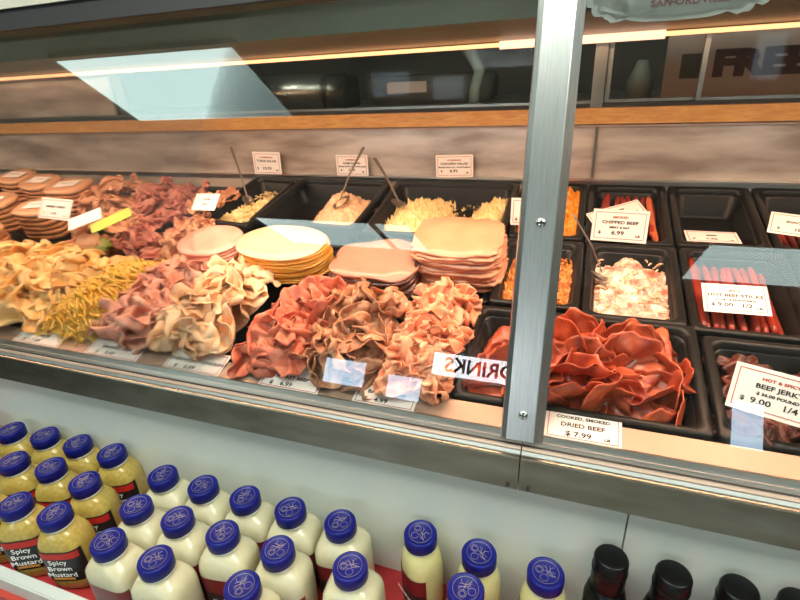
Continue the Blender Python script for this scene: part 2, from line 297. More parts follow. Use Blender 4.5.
# front rail, in two lengths that meet by the post
def rail(x0, x1, lb):
    r = root('front_rail', lb, 'rail', Matrix.Identity(4), 'steel rails along the case front')
    link('glass_channel', prism([(.5240, zc(-.4335)), (.5205, zc(-.4325)), (.5120, zc(-.4425)), (.5120, zc(-.452)), (.5240, zc(-.452))], x0, x1), 'steel', r, smooth=False)
    link('channel_gap', prism([(.512, zc(-.4445)), (.5105, zc(-.446)), (.5105, zc(-.452)), (.512, zc(-.452))], x0, x1), 'rubber', r, smooth=False)
    link('upper_bead', prism([(.511, zc(-.4462)), (.508, zc(-.4458)), (.5050, zc(-.4478)), (.5050, zc(-.455)), (.511, zc(-.455))], x0, x1), 'bead', r, smooth=False)
    link('lower_step', prism([(.505, zc(-.4495)), (.5015, zc(-.4525)), (.5015, zc(-.460)), (.505, zc(-.460))], x0, x1), 'step', r, smooth=False)
    link('rail_face', prism([(.5015, zc(-.4540)), (.4985, zc(-.4545)), (.4965, zc(-.4565)), (.4875, zc(-.4980)), (.4905, zc(-.5020)), (.506, zc(-.5020)), (.506, zc(-.4545))], x0, x1), 'rail', r, smooth=False)
    e = 0.012 if x1 < 0.5 else -1
    xx = x1 - .012 if x1 < .5 else x0 + .012
    bm = bmesh.new(); bmesh.ops.create_uvsphere(bm, u_segments=10, v_segments=6, radius=.0028, matrix=Matrix.Translation((xx, .4878, zc(-.4935)))); link('rivet', bm, 'rubber', r)
rail(CX0, -.0430, 'stainless front rail running left of the vertical post'); rail(-.0415, CX1, 'stainless front rail running right of the vertical post')
# front glass: two panes either side of the post
GA = math.radians(71.2); GD = Vector((0, math.cos(GA), math.sin(GA))); GN = Vector((0, -math.sin(GA), math.cos(GA)))
G0 = Vector((0, .518, zc(-.436)))
GM = Matrix((( 1, 0, 0, 0), (0, GD.y, GN.y, G0.y), (0, GD.z, GN.z, G0.z), (0, 0, 0, 1)))   # local x, up the pane, outward
for x0, x1, lb in ((CX0 + .01, -.046, 'sloping front glass pane left of the steel post'), (-.044, CX1 - .01, 'sloping front glass pane right of the steel post')):
    link('glass_pane', world_bm(bx(x0, x1, -.006, .552, -.001, .001), GM), 'glass', case, smooth=False)
# post
p = root('steel_post', 'upright brushed steel post between the two front panes', 'post', GM @ Matrix.Translation((-.0435, 0, 0)))
def pp(poly, y0, y1):
    bm = bmesh.new(); a = [bm.verts.new((x, y0, z)) for x, z in poly]; b = [bm.verts.new((x, y1, z)) for x, z in poly]; n = len(poly); bm.faces.new(a); bm.faces.new(b[::-1])
    for i in range(n): bm.faces.new((a[i], b[i], b[(i + 1) % n], a[(i + 1) % n]))
    bmesh.ops.recalc_face_normals(bm, faces=bm.faces); return bm
link('post_cover', pp([(-.0265, .002), (-.0245, .0085), (-.0185, .0115), (.0150, .0115), (.0165, .0110), (.0262, .003), (.0262, .002)], -.003, .62), 'steelpost', p, smooth=False)

for yy in (.031, .268):
    bm = lathe([(.0058, .0), (.0060, .0012), (.0045, .0028), (.0012, .0034)], 20); world_bm(bm, Matrix.Translation((0.000, yy, .0115)))
    sc = link('screw', bm, 'screw', p)
    bm = bmesh.new(); box(bm, -.0042, .0042, yy - .0006, yy + .0006, .0145, .0151); box(bm, -.0006, .0006, yy - .0042, yy + .0042, .0145, .0151); link('screw_slot', bm, 'ink', sc, smooth=False)
# decal on the glass at the top
d = root('glass_decal', 'silver scalloped sticker reading SAFFORDVILLE on the upper glass', 'sticker', GM @ Matrix.Translation((.074, .530, .0016)))
rnd = random.Random(5)
def blob(sc, z, jag):
    bm = bmesh.new(); vs = []
    for k in range(72):
        t = 2 * PI * k / 72; x = .088 * math.copysign(abs(math.cos(t)) ** .45, math.cos(t)); y = .036 * math.copysign(abs(math.sin(t)) ** .6, math.sin(t))
        j = 1 + jag * (abs(math.sin(t * 7)) + .5 * rnd.random())
        vs.append(bm.verts.new((x * sc * (1 + .3 * (j - 1)), y * sc * j, z)))
    f = bm.faces.new(vs); bmesh.ops.solidify(bm, geom=[f], thickness=.0003); return bm
link('silver_edge', blob(1, 0, .14), 'decal', d, smooth=False); link('ground', blob(.93, .0004, .12), 'decalback', d, smooth=False); link('inner_silver', blob(.90, .0008, .12), 'decalinner', d, smooth=False)
text('SAFFORDVILLE', .0095, 'decaltext', d, (.012, -.024, .0013), sx=1.2, bold=.0002)

# ---------------------------------------------------------------- black pans
def pan(x0, x1, s0, s1, depth, label, skew=0, n0=0., group='black pans set in the case', rim=.012, mname='black'):
    r = root('black_pan', label, 'pan', DF @ Matrix.Translation(((x0 + x1) / 2, (s0 + s1) / 2, n0)) @ Matrix(((1, skew, 0, 0), (0, 1, 0, 0), (0, 0, 1, 0), (0, 0, 0, 1))), group)
    a, b = (x1 - x0) / 2 - .0012, (s1 - s0) / 2 - .0012
    def ring(ax, by, rad, z, bm, k=6):
        out = []
        for cx, cy, t0 in ((ax - rad, by - rad, 0), (-ax + rad, by - rad, PI / 2), (-ax + rad, -by + rad, PI), (ax - rad, -by + rad, 1.5 * PI)):
            for i in range(k + 1): t = t0 + PI / 2 * i / k; out.append(bm.verts.new((cx + rad * math.cos(t), cy + rad * math.sin(t), z)))
        return out
    bm = bmesh.new()
    R = [ring(a, b, .008, -.010, bm), ring(a, b, .008, -.001, bm), ring(a - .0015, b - .0015, .007, .001, bm), ring(a - rim + .003, b - rim + .003, .016, .0012, bm), ring(a - rim, b - rim, .016, -.001, bm), ring(a - rim - .002, b - rim - .002, .016, -.010, bm)]
    for u, v in zip(R, R[1:]):
        for i in range(len(u)): bm.faces.new((u[i], u[(i + 1) % len(u)], v[(i + 1) % len(u)], v[i]))
    link('rim', bm, mname, r)
    bm = bmesh.new()
    R = [ring(a - rim - .002, b - rim - .002, .016, -.010, bm), ring(a - rim - .005, b - rim - .005, .017, -.012, bm), ring(a - rim - .012, b - rim - .012, .018, -depth + .004, bm), ring(a - rim - .017, b - rim - .017, .016, -depth, bm)]
    for u, v in zip(R, R[1:]):
        for i in range(len(u)): bm.faces.new((u[i], u[(i + 1) % len(u)], v[(i + 1) % len(u)], v[i]))
    bm.faces.new(R[-1]); link('basin', bm, mname, r)
    return r
pan(-.150, .177, .036, .240, .06, 'wide black pan holding reddish dried beef slices')
pan(.181, .37, .036, .222, .06, 'black pan of dark jerky at the front right')
pan(.015, .167, .235, .452, .06, 'black pan holding white creamy beef salad')
pan(.169, .332, .228, .452, .06, 'black pan of hot beef sticks')
pan(.334, .48, .228, .452, .06, 'black pan at right edge beside hot beef sticks')
pan(-.135, .013, .248, .452, .06, 'black pan of orange brown crumbles behind the post')
pan(-.135, .009, .458, .690, .06, 'black pan of bright orange shredded cheese')
pan(.010, .165, .455, .690, .06, 'back row black pan of beef sticks and two tags')
pan(.167, .317, .458, .690, .06, 'empty black pan in the back row')
pan(.319, .47, .458, .690, .06, 'back row black pan at right edge with tag')
pan(-.865, -.702, .425, .665, .06, 'small narrow black pan of yellow salad', skew=.26, n0=.015)
pan(-.735, -.452, .440, .668, .06, 'large black pan half filled with ham salad', skew=.10, n0=.012)
pan(-.440, -.138, .425, .672, .06, 'large black pan of chicken salad', skew=.02, n0=.010)
fx = [(-1.34, -.99, 'tan shaved turkey at far left'), (-.985, -.825, 'yellow shredded cheese strands'), (-.82, -.655, 'pink shaved ham'), (-.65, -.505, 'pale shaved chicken'), (-.50, -.378, 'red shaved roast beef'), (-.374, -.245, 'brown shaved roast beef'), (-.242, -.152, 'orange shaved baked ham')]
for x0, x1, t in fx: pan(x0, x1, .036, .262, .05, 'black front row pan under ' + t, n0=-.012)
for x0, x1, t in ((-.80, -.645, 'round ham stack'), (-.64, -.44, 'oval cheese stack'), (-.435, -.262, 'dark rimmed brown meat stack'), (-.258, -.137, 'square meat loaf stack')):
    pan(x0, x1, .266, .42, .05, 'black middle row pan under the ' + t, n0=-.02)
for x0, x1, t in ((-1.16, -.985, 'tan ham shavings with leaf'), (-.98, -.875, 'dusky pink shavings')):
    pan(x0, x1, .266, .45, .05, 'black middle row pan under ' + t, n0=-.02)
for x0, x1, t in ((-1.23, -1.06, 'tan folded meat beneath back wall'), (-1.055, -.935, 'rosy folded meat beneath back wall'), (-.93, -.862, 'tan meat beside the narrow salad pan')):
    pan(x0, x1, .455, .67, .05, 'black back row pan under ' + t, n0=-.02)
pan(-1.9, -1.24, .27, .67, .05, 'wide black tray under the tagged meat loaves', n0=-.03)

# ---------------------------------------------------------------- folded slices
def thicken(bm, th):
    bm.normal_update(); vs = list(bm.verts); fs = list(bm.faces); bd = [e for e in bm.edges if len(e.link_faces) == 1]
    cp = {v: bm.verts.new(v.co - v.normal * th) for v in vs}
    for f in fs: bm.faces.new([cp[v] for v in f.verts][::-1])
    for e in bd:
        l = e.link_loops[0]; a, b = l.vert, l.link_loop_next.vert; bm.faces.new((b, a, cp[a], cp[b]))
def slice_mesh(name, seed, r=.045, amp=.008, wl=.035, bends=2, ell=1.2, thick=.0012, comp=.7, maxb=150, rag=.08, flat=False):
    rg = random.Random(seed); bm = bmesh.new(); NR, NS = 12, 48
    def edge(t): return r * (1 + rag * noise.noise(Vector((math.cos(t) * 2 + seed, math.sin(t) * 2, 0))) + rag * .4 * noise.noise(Vector((math.cos(t) * 9 + seed, math.sin(t) * 9, 3))))
    rings = [[bm.verts.new((0, 0, 0))]]
    for i in range(1, NR + 1):
        rings.append([bm.verts.new((edge(2 * PI * k / NS) * i / NR * math.cos(2 * PI * k / NS) * ell, edge(2 * PI * k / NS) * i / NR * math.sin(2 * PI * k / NS), 0)) for k in range(NS)])
    for k in range(NS): bm.faces.new((rings[0][0], rings[1][k], rings[1][(k + 1) % NS]))
    for a, b in zip(rings[1:], rings[2:]):
        for k in range(NS): bm.faces.new((a[k], b[k], b[(k + 1) % NS], a[(k + 1) % NS]))
    th = rg.uniform(0, PI); ph = rg.uniform(0, 6.28); cr = [(rg.uniform(0, PI * 2), rg.uniform(-.1, .45) * r, math.radians(rg.uniform(60, maxb)) * rg.choice((1, 1, -1)), rg.uniform(.005, .010)) for _ in range(bends)]
    for v in bm.verts:
        x, y = v.co.x, v.co.y; u = x * math.cos(th) + y * math.sin(th); q = -x * math.sin(th) + y * math.cos(th)
        wob = .42 * r * noise.noise(Vector((q / r * 1.5, u / r * .9, seed)))
        rad = min(1, math.hypot(x, y) / r)
        z = amp * math.sin((u + wob) * 2 * PI / wl + ph) * (.45 + .55 * rad) + 1.1 * amp * noise.noise(Vector((x, y, seed * .01)) * 48) + .38 * amp * noise.noise(Vector((x, y, seed * .01)) * 125) * (.4 + rad)
        u *= comp; v.co = Vector((u * math.cos(th) - q * math.sin(th), u * math.sin(th) + q * math.cos(th), z))
    for a, c, f, rho in cr:
        dv = Vector((math.cos(a), math.sin(a), 0)); sg = math.copysign(1, f); f = abs(f); Lb = rho * f
        for v in bm.verts:
            d = v.co.dot(dv) - c
            if d <= 0: continue
            base = v.co - dv * (v.co.dot(dv)); z = v.co.z * sg; base.z = 0
            t = min(d, Lb) / rho; ex = max(0, d - Lb)
            nd = (rho - z) * math.sin(t) + ex * math.cos(t); nz = rho - (rho - z) * math.cos(t) + ex * math.sin(t)
            v.co = base + dv * (c + nd) + Vector((0, 0, nz * sg))
    c = sum((v.co for v in bm.verts), Vector()) / len(bm.verts)
    for v in bm.verts: v.co -= c
    thicken(bm, thick)
    me = bpy.data.meshes.new(name); bm.to_mesh(me); bm.free()
    for q in me.polygons: q.use_smooth = True
    return me
def heap(name, mname, label, cat, group, quad, h, nbase, count, seed, kw, flatness=.5, size=(.85, 1.15), slabel=None, tilt=.38, jitter=.010):
    """quad: four (x,s) corners front-left, front-right, back-right, back-left; slices lie over a crumpled heap"""
    rg = random.Random(seed); q = [Vector(c) for c in quad]
    P = lambda u, v: (q[0] * (1 - u) + q[1] * u) * (1 - v) + (q[3] * (1 - u) + q[2] * u) * v
    qc = (q[0] + q[1] + q[2] + q[3]) / 4
    hh = lambda u, v: nbase + h * (1 - abs(2 * u - 1) ** 2.6) ** .6 * (1 - abs(2 * v - 1) ** 3.2) ** .6
    bm = bmesh.new(); NU = 26; NV = 34; g = []
    for i in range(NU + 1):
        row = []
        for j in range(NV + 1):
            u, v = i / NU, j / NV; p_ = qc + (P(u, v) - qc) * (.58 + .2 * noise.noise(Vector((u * 4, v * 6, seed)))); z = nbase + (hh(u, v) - nbase) * .62 - .008 + .012 * noise.noise(Vector((p_.x, p_.y, seed)) * 45) + .006 * noise.noise(Vector((p_.x, p_.y, seed + 9)) * 110)
            if i in (0, NU) or j in (0, NV): z = nbase - .01
            row.append(bm.verts.new((p_.x, p_.y, z)))
        g.append(row)
    for i in range(NU):
        for j in range(NV): bm.faces.new((g[i][j], g[i + 1][j], g[i + 1][j + 1], g[i][j + 1]))
    tag(link(name + '_heap', world_bm(bm, DF), mname), label, cat, kind='stuff')
    ms = [slice_mesh(name + '_slice', seed * 10 + k, **kw) for k in range(6)]
    for me in ms: me.materials.append(M[mname])
    nu = max(2, round(math.sqrt(count * ((q[1] - q[0]).length / max(.01, (q[3] - q[0]).length))))); nv = max(2, round(count / nu)); idx = 0
    for j in range(nv):
        for i in range(nu):
            u = (i + .5 + rg.uniform(-.35, .35)) / nu; v = (j + .5 + rg.uniform(-.35, .35)) / nv
            u, v = .06 + .88 * u, .05 + .90 * v
            p_ = P(u, v); n = hh(u, v) + rg.uniform(-.003, jitter)
            o = bpy.data.objects.new(name + '_slice', ms[rg.randrange(6)]); C.objects.link(o)
            gx = (hh(u + .03, v) - hh(u - .03, v)) / max(.02, .06 * (q[1] - q[0]).length); gy = (hh(u, v + .03) - hh(u, v - .03)) / max(.02, .06 * (q[3] - q[0]).length)
            tl = Matrix.Rotation(max(-1, min(1, math.atan(gy) * .8)) + rg.uniform(-tilt, tilt), 4, 'X') @ Matrix.Rotation(max(-1, min(1, -math.atan(gx) * .8)) + rg.uniform(-tilt, tilt), 4, 'Y')
            o.matrix_world = Matrix.Translation(D(p_.x, p_.y, n)) @ RT @ tl @ Matrix.Rotation(rg.uniform(0, 6.28), 4, 'Z') @ Matrix.Scale(rg.uniform(*size), 4)
            mw = o.matrix_world; ex = max((mw @ v.co - G0).dot(GN) for v in o.data.vertices) + .003
            if ex > 0: o.matrix_world = Matrix.Translation(Vector((0, CT, ST)) * ex / .86) @ mw
            tag(o, slabel, cat + ' slice', group); idx += 1
fold = dict(r=.047, amp=.0042, wl=.034, bends=2, comp=.78, maxb=172, rag=.12)
rf = dict(r=.040, amp=.0052, wl=.022, bends=2, comp=.66, maxb=170)
soft = dict(r=.043, amp=.0048, wl=.036, bends=2, comp=.80, maxb=175, ell=1.3)
heap('shaved_turkey', 'turkey', 'crumpled heap of tan turkey at the front left corner', 'turkey', 'turkey slices front left', [(-1.34, .035), (-.95, .03), (-.86, .25), (-1.34, .27)], .055, -.02, 80, 11, soft, slabel='folded pale tan turkey slice at the front left corner')
heap('shaved_ham', 'ham', 'heap of pink ham between yellow cheese and pale chicken', 'ham', 'pink ham slices in front row', [(-.81, .022), (-.675, .022), (-.655, .26), (-.80, .26)], .065, -.02, 52, 12, dict(soft, r=.037), slabel='folded pink ham slice between yellow cheese and pale chicken')
heap('shaved_chicken', 'chicken', 'heap of pale chicken left of the black gap', 'chicken', 'pale chicken slices in front row', [(-.675, .02), (-.545, .02), (-.555, .255), (-.645, .255)], .07, -.02, 52, 13, dict(soft, r=.037), slabel='folded pale chicken slice left of the black gap')
heap('roast_beef', 'rb', 'heap of red roast beef left of brown roast beef', 'roast beef', 'red roast beef slices in front row', [(-.50, .015), (-.40, .015), (-.375, .225), (-.43, .225)], .055, -.02, 26, 14, fold, slabel='ruffled red roast beef slice left of the brown beef')
heap('brown_beef', 'brown', 'heap of brown roast beef between red beef and baked ham', 'roast beef', 'brown roast beef slices in front row', [(-.385, .012), (-.258, .012), (-.262, .215), (-.375, .235)], .055, -.02, 28, 15, fold, slabel='ruffled brown roast beef slice left of baked ham')
heap('baked_ham', 'baked', 'heap of orange baked ham left of the dried beef pan', 'baked ham', 'orange baked ham slices', [(-.252, .010), (-.145, .010), (-.155, .25), (-.24, .25)], .065, -.02, 48, 16, dict(rf, r=.032), slabel='ruffled orange baked ham slice left of the dried beef pan')
heap('dried_beef', 'dried', 'heap of red dried beef in wide front pan', 'dried beef', 'dried beef slices in wide front pan', [(-.125, .05), (.155, .05), (.150, .205), (-.105, .205)], .042, -.05, 54, 17, dict(r=.043, amp=.0030, wl=.045, bends=1, comp=.92, maxb=110, ell=1.25, rag=.2), slabel='thin reddish dried beef slice in wide front pan', tilt=.45, jitter=.016)
heap('tan_ham_shavings', 'salmon', 'heap of tan ham shavings with the white tag', 'ham', 'tan ham shavings behind the turkey', [(-1.17, .28), (-1.02, .27), (-1.0, .42), (-1.14, .43)], .06, -.02, 20, 18, dict(rf, r=.033), slabel='tan ham shaving behind the front left turkey')
heap('dusky_ham_shavings', 'dusky', 'heap of dusky pink shavings behind yellow cheese', 'ham', 'dusky pink shavings behind yellow cheese', [(-1.0, .27), (-.88, .27), (-.87, .43), (-1.0, .43)], .06, -.02, 20, 19, dict(rf, r=.031), slabel='dusky pink shaving behind the yellow cheese')
heap('rosy_shavings', 'dusky', 'heap of rosy shavings under the back wall', 'ham', 'rosy shavings under the back wall', [(-1.12, .44), (-.92, .44), (-.94, .60), (-1.16, .60)], .05, -.02, 26, 20, dict(rf, r=.033), slabel='rosy folded shaving near the back wall')
heap('peach_shavings', 'salmon', 'heap of peach shavings beside the tagged loaves', 'turkey', 'peach shavings beside the loaves', [(-1.30, .45), (-1.12, .45), (-1.16, .61), (-1.32, .61)], .055, -.02, 18, 21, dict(rf, r=.034), slabel='peach shaving right of the tagged loaves')
heap('tan_ham_curls', 'salmon', 'heap of tan ham curls left of the round ham stack', 'ham', 'tan ham curls left of round ham stack', [(-.885, .27), (-.80, .27), (-.80, .42), (-.86, .42)], .055, -.02, 16, 22, dict(rf, r=.032), slabel='tan ham curl left of the round ham stack')
heap('tan_ham_ends', 'salmon', 'heap of tan ham left of the narrow salad pan', 'ham', 'tan ham beside the narrow salad pan', [(-.93, .44), (-.87, .43), (-.83, .56), (-.90, .57)], .045, -.02, 10, 23, dict(rf, r=.028), slabel='tan ham curl beside the narrow salad pan')
# yellow cheese strands, nobody could count them
rg = random.Random(3); bm = bmesh.new()
for k in range(900):
    v = rg.random(); u = rg.random(); x = -.975 + .155 * u + .06 * v; s = .02 + .24 * v
    n = -.02 + .065 * (1 - abs(2 * u - 1) ** 2.5) ** .6 * (1 - abs(2 * v - 1) ** 3) ** .6 + rg.uniform(-.008, .006)
    a = rg.gauss(-.45, .35) if rg.random() < .9 else rg.uniform(0, 3); L_ = rg.uniform(.02, .045); w_ = rg.uniform(.0012, .0024)
    dx, dy = math.cos(a) * L_ / 2, math.sin(a) * L_ / 2; px, py = -math.sin(a) * w_, math.cos(a) * w_; b0 = rg.uniform(-.003, .003); b1 = rg.uniform(.0, .005)
    prev = None
    for i in range(5):
        t = i / 4 * 2 - 1; cx, cy, cz = x + dx * t, s + dy * t, n + b1 * (1 - t * t) + b0 * t
        cur = [bm.verts.new((cx + px, cy + py, cz)), bm.verts.new((cx, cy, cz + .0012)), bm.verts.new((cx - px, cy - py, cz)), bm.verts.new((cx, cy, cz - .0008))]
        if prev:
            for q_ in range(4): bm.faces.new((prev[q_], prev[(q_ + 1) % 4], cur[(q_ + 1) % 4], cur[q_]))
        prev = cur
tag(link('shredded_cheese', world_bm(bm, DF), 'cheese'), 'yellow shredded cheese strands in front row', 'cheese', kind='stuff')
bm = bmesh.new(); g = []
for i in range(21):
    g.append([bm.verts.new((-.975 + .155 * i / 20 + .06 * j / 20, .02 + .24 * j / 20, -.03 + .062 * (1 - abs(i / 10 - 1) ** 2.5) ** .6 * (1 - abs(j / 10 - 1) ** 3) ** .6)) for j in range(21)])
for i in range(20):
    for j in range(20): bm.faces.new((g[i][j], g[i + 1][j], g[i + 1][j + 1], g[i][j + 1]))
tag(link('shredded_cheese_mound', world_bm(bm, DF), 'cheese'), 'solid yellow mound beneath the cheese strands', 'cheese', kind='stuff')
# square cheese piece and green leaf among the tan ham
tag(link('cheese_block', world_bm(bx(-.026, .026, -.02, .02, -.012, .012, bev=.003), DM(-1.055, .275, .035, rz=.2, rx=.4)), 'half'), 'tan square cheese piece below the white tag', 'cheese')
ms = [slice_mesh('green_leaf', 900 + k, r=.03, amp=.006, wl=.02, bends=1, comp=.7) for k in range(2)]
for k, (x, s, t) in enumerate([(-1.02, .27, 'curly green leaf right of the tan cheese piece'), (-1.075, .345, 'curly green leaf under the white tags')]):
    ms[k].materials.append(M['lettuce']); o = bpy.data.objects.new('green_leaf', ms[k]); C.objects.link(o); o.matrix_world = DM(x, s, .03, rz=k * 1.3); tag(o, t, 'leaf', 'green garnish leaves')

# ---------------------------------------------------------------- stacks of flat slices
def flat_slice(name, a, b, p_, th, seed, warp=.002, frill=0.):
    bm = bmesh.new(); NS = 56; rg = random.Random(seed); top = []
    R = []
    for zi, sc in ((0, .985), (.5, 1.0), (1, .985)):
        ring = []
        for k in range(NS):
            t = 2 * PI * k / NS; cx = math.copysign(abs(math.cos(t)) ** (2 / p_), math.cos(t)); cy = math.copysign(abs(math.sin(t)) ** (2 / p_), math.sin(t))
            j = 1 + .03 * noise.noise(Vector((cx * 2, cy * 2, seed))) + frill * noise.noise(Vector((cx * 9, cy * 9, seed)))
            ring.append(bm.verts.new((a * cx * sc * j, b * cy * sc * j, th * zi + warp * noise.noise(Vector((cx * 1.5, cy * 1.5, seed * .7))) * 1.5)))
        R.append(ring)
    for u, v in zip(R, R[1:]):
        for k in range(NS): bm.faces.new((u[k], u[(k + 1) % NS], v[(k + 1) % NS], v[k]))
    for ring, z, fl in ((R[0], 0, True), (R[-1], th, False)):
        inner = [bm.verts.new((v.co.x * .6, v.co.y * .6, z)) for v in ring]; c = bm.verts.new((0, 0, z))
        for k in range(NS):
            f = (ring[k], ring[(k + 1) % NS], inner[(k + 1) % NS], inner[k]); g_ = (inner[k], inner[(k + 1) % NS], c)
            bm.faces.new(f[::-1] if fl else f); bm.faces.new(g_[::-1] if fl else g_)
    me = bpy.data.meshes.new(name); bm.to_mesh(me); bm.free()
    for q in me.polygons: q.use_smooth = True
    return me
def stack(name, x, s, n0, count, a, b, p_, th, mats, label, cat, group, seed, jit=.003, rz=0, warp=.002, frill=0, gap=.0004, toplabel=None, lean=(0, 0)):
    rg = random.Random(seed); ms = [flat_slice(name, a, b, p_, th, seed + k, warp, frill) for k in range(4)]
    for k in range(count):
        me = ms[k % 4].copy() if k == count - 1 else ms[k % 4]
        mm = mats[min(len(mats) - 1, int(k * len(mats) / count))] if k < count - 1 else mats[-1]
        if k < count - 1 and len(mats) > 1 and not me.materials: me.materials.append(M[mats[0]])
        if not me.materials: me.materials.append(M[mm])
        if k == count - 1: me.materials.clear(); me.materials.append(M[mats[-1]])
        o = bpy.data.objects.new(name, me); C.objects.link(o)
        o.matrix_world = DM(x + rg.uniform(-jit, jit) + lean[0] * k, s + rg.uniform(-jit, jit) + lean[1] * k, n0 + k * (th + gap), rz=rz + rg.uniform(-.05, .05))
        tag(o, (toplabel if k == count - 1 and toplabel else label), cat, group)
stack('round_ham_slice', -.722, .300, .0, 9, .073, .058, 2.1, .0055, ['stackham'], 'round ham slice beneath the top one of its stack', 'ham slice', 'round ham stack', 31, jit=.004, toplabel='top slice of the round pink ham stack')
stack('oval_cheese_slice', -.556, .308, -.005, 15, .098, .062, 2.15, .0036, ['stackyellow', 'stackcheese'], 'yellow edged cheese slice beneath the pale top slice', 'cheese slice', 'oval cheese stack', 32, jit=.003, toplabel='pale top slice of the oval cheese stack')
stack('brown_meat_slice', -.352, .292, -.01, 9, .086, .062, 3.2, .0052, ['darkrind', 'stackbrown'], 'dark rimmed brown meat slice under the top slice', 'meat slice', 'brown meat stack', 33, jit=.003, warp=.006, toplabel='brown top slice of the dark rimmed meat stack')
stack('meat_loaf_slice', -.203, .345, -.01, 12, .082, .064, 3.6, .0052, ['loaf'], 'frilly edged square loaf slice beneath the top slice', 'meat slice', 'square loaf stack', 34, jit=.004, frill=.10, warp=.004, gap=.0012, toplabel='reddish square top slice left of the post')
# tagged half loaves at the far left
LO = [(-1.66, .575, .055, -.15), (-1.52, .545, .048, -.15), (-1.385, .525, .05, .1), (-1.56, .42, .045, 0), (-1.365, .405, .05, .05), (-1.43, .27, .045, 0)]
LL = ['tan tagged loaf at the back left photo edge', 'tan tagged loaf second from left in back row', 'tan tagged loaf nearest the back peach shavings', 'darker tagged loaf at the left photo edge', 'sliced tan loaf beside the white tag', 'tan loaf at the left edge behind the turkey']
for (x, s, n, rz), lb in zip(LO, LL):
    r = root('tagged_loaf', lb, 'meat loaf', DM(x, s, -.03, rz=rz), 'tagged loaves at far left')
    for k in range(6):
        me = flat_slice('loaf_slice', .070, .048, 2.6, .0115, 60 + k + int(x * 100)); me.materials.append(M['halfside' if k < 5 else 'half']); o = bpy.data.objects.new('loaf_slice', me); C.objects.link(o); o.parent = r; o.location = (.002 * (k % 2), 0, k * .0135)
    lab = link('paper_label', bx(-.034, .034, -.018, .018, .081, .082), 'card', r, smooth=False); lab.rotation_euler = (0, 0, .15)
    pr = link('printed_lines', bx(-.018, .018, .002, .0045, .0822, .0824), 'ink', lab, smooth=False)

# ---------------------------------------------------------------- salads and crumbles
def fill(name, mname, label, cat, x0, x1, s0, s1, base, hfun, seed, skew=0, res=.0022, fine=.006, fs=70, ff=180):
    bm = bmesh.new(); nx = int((x1 - x0) / res); ns = int((s1 - s0) / res); g = {}
    for i in range(nx + 1):
        for j in range(ns + 1):
            u, v = i / nx, j / ns; x = x0 + (x1 - x0) * u; s = s0 + (s1 - s0) * v
            P_ = Vector((x, s, seed))
            n = hfun(u, v) + fine * (noise.noise(P_ * fs) + .7 * (abs(noise.noise(P_ * ff)) * 2 - .5)) + .5 * fine * noise.noise(P_ * 420)
            if n < base: continue
            g[i, j] = bm.verts.new((x + skew * (s - (s0 + s1) / 2), s, n))
    for (i, j), v in list(g.items()):
        q_ = [g.get(k) for k in ((i, j), (i + 1, j), (i + 1, j + 1), (i, j + 1))]
        if all(q_): bm.faces.new(q_)
    return tag(link(name, world_bm(bm, DF), mname), label, cat, kind='stuff')
def bumpf(u, v, cu, cv, ru, rv): d = ((u - cu) / ru) ** 2 + ((v - cv) / rv) ** 2; return math.exp(-d)
fill('yellow_salad', 'potato', 'yellow salad in the small narrow pan', 'salad', -.845, -.722, .443, .645, -.040, lambda u, v: -.052 + .050 * bumpf(u, v, .35, .2, .6, .35) + .042 * bumpf(u, v, .65, .62, .35, .28), 41, skew=.26, fine=.009)
fill('ham_salad', 'hamsalad', 'pale orange ham salad in the middle salad pan', 'salad', -.715, -.470, .458, .650, -.040, lambda u, v: -.056 + .062 * bumpf(u, v, .80, .30, .34, .55) + .04 * bumpf(u, v, .62, .65, .2, .25), 42, skew=.10, fine=.009)
fill('chicken_salad', 'potato', 'yellow chicken salad left of the post', 'salad', -.424, -.155, .442, .655, -.045, lambda u, v: -.052 + .066 * bumpf(u, v, .30, .42, .28, .5) + .064 * bumpf(u, v, .92, .48, .2, .5) + .03 * bumpf(u, v, .6, .1, .4, .25) - .016 * bumpf(u, v, .62, .62, .16, .3), 43, skew=.02, fine=.016)
fill('creamy_beef_salad', 'creamsal', 'white creamy salad with red beef shreds', 'salad', .030, .152, .250, .435, -.048, lambda u, v: -.030 + .022 * bumpf(u, v, .5, .45, .6, .6) - .03 * max(0, v - .8) * 4 + .025 * bumpf(u, v, .5, .98, .2, .08), 44, fine=.007)
fill('shredded_cheddar', 'orange', 'bright orange shredded cheddar behind the post', 'cheese', -.12, -.006, .474, .672, -.045, lambda u, v: -.018 + .022 * bumpf(u, v, .6, .5, .7, .7), 45, fine=.012, fs=90, ff=260)
fill('orange_crumbles', 'bacon', 'orange brown crumbles in pan behind the post', 'meat crumbles', -.118, -.003, .265, .435, -.045, lambda u, v: -.030 + .028 * bumpf(u, v, .5, .4, .6, .5) - .05 * max(0, v - .8) * 3, 46, fine=.012, fs=90, ff=260)
fill('pink_scraps', 'plum', 'purple red meat scraps in right edge pan', 'meat', .36, .46, .25, .35, -.05, lambda u, v: -.045 + .03 * bumpf(u, v, .5, .5, .4, .4), 47)
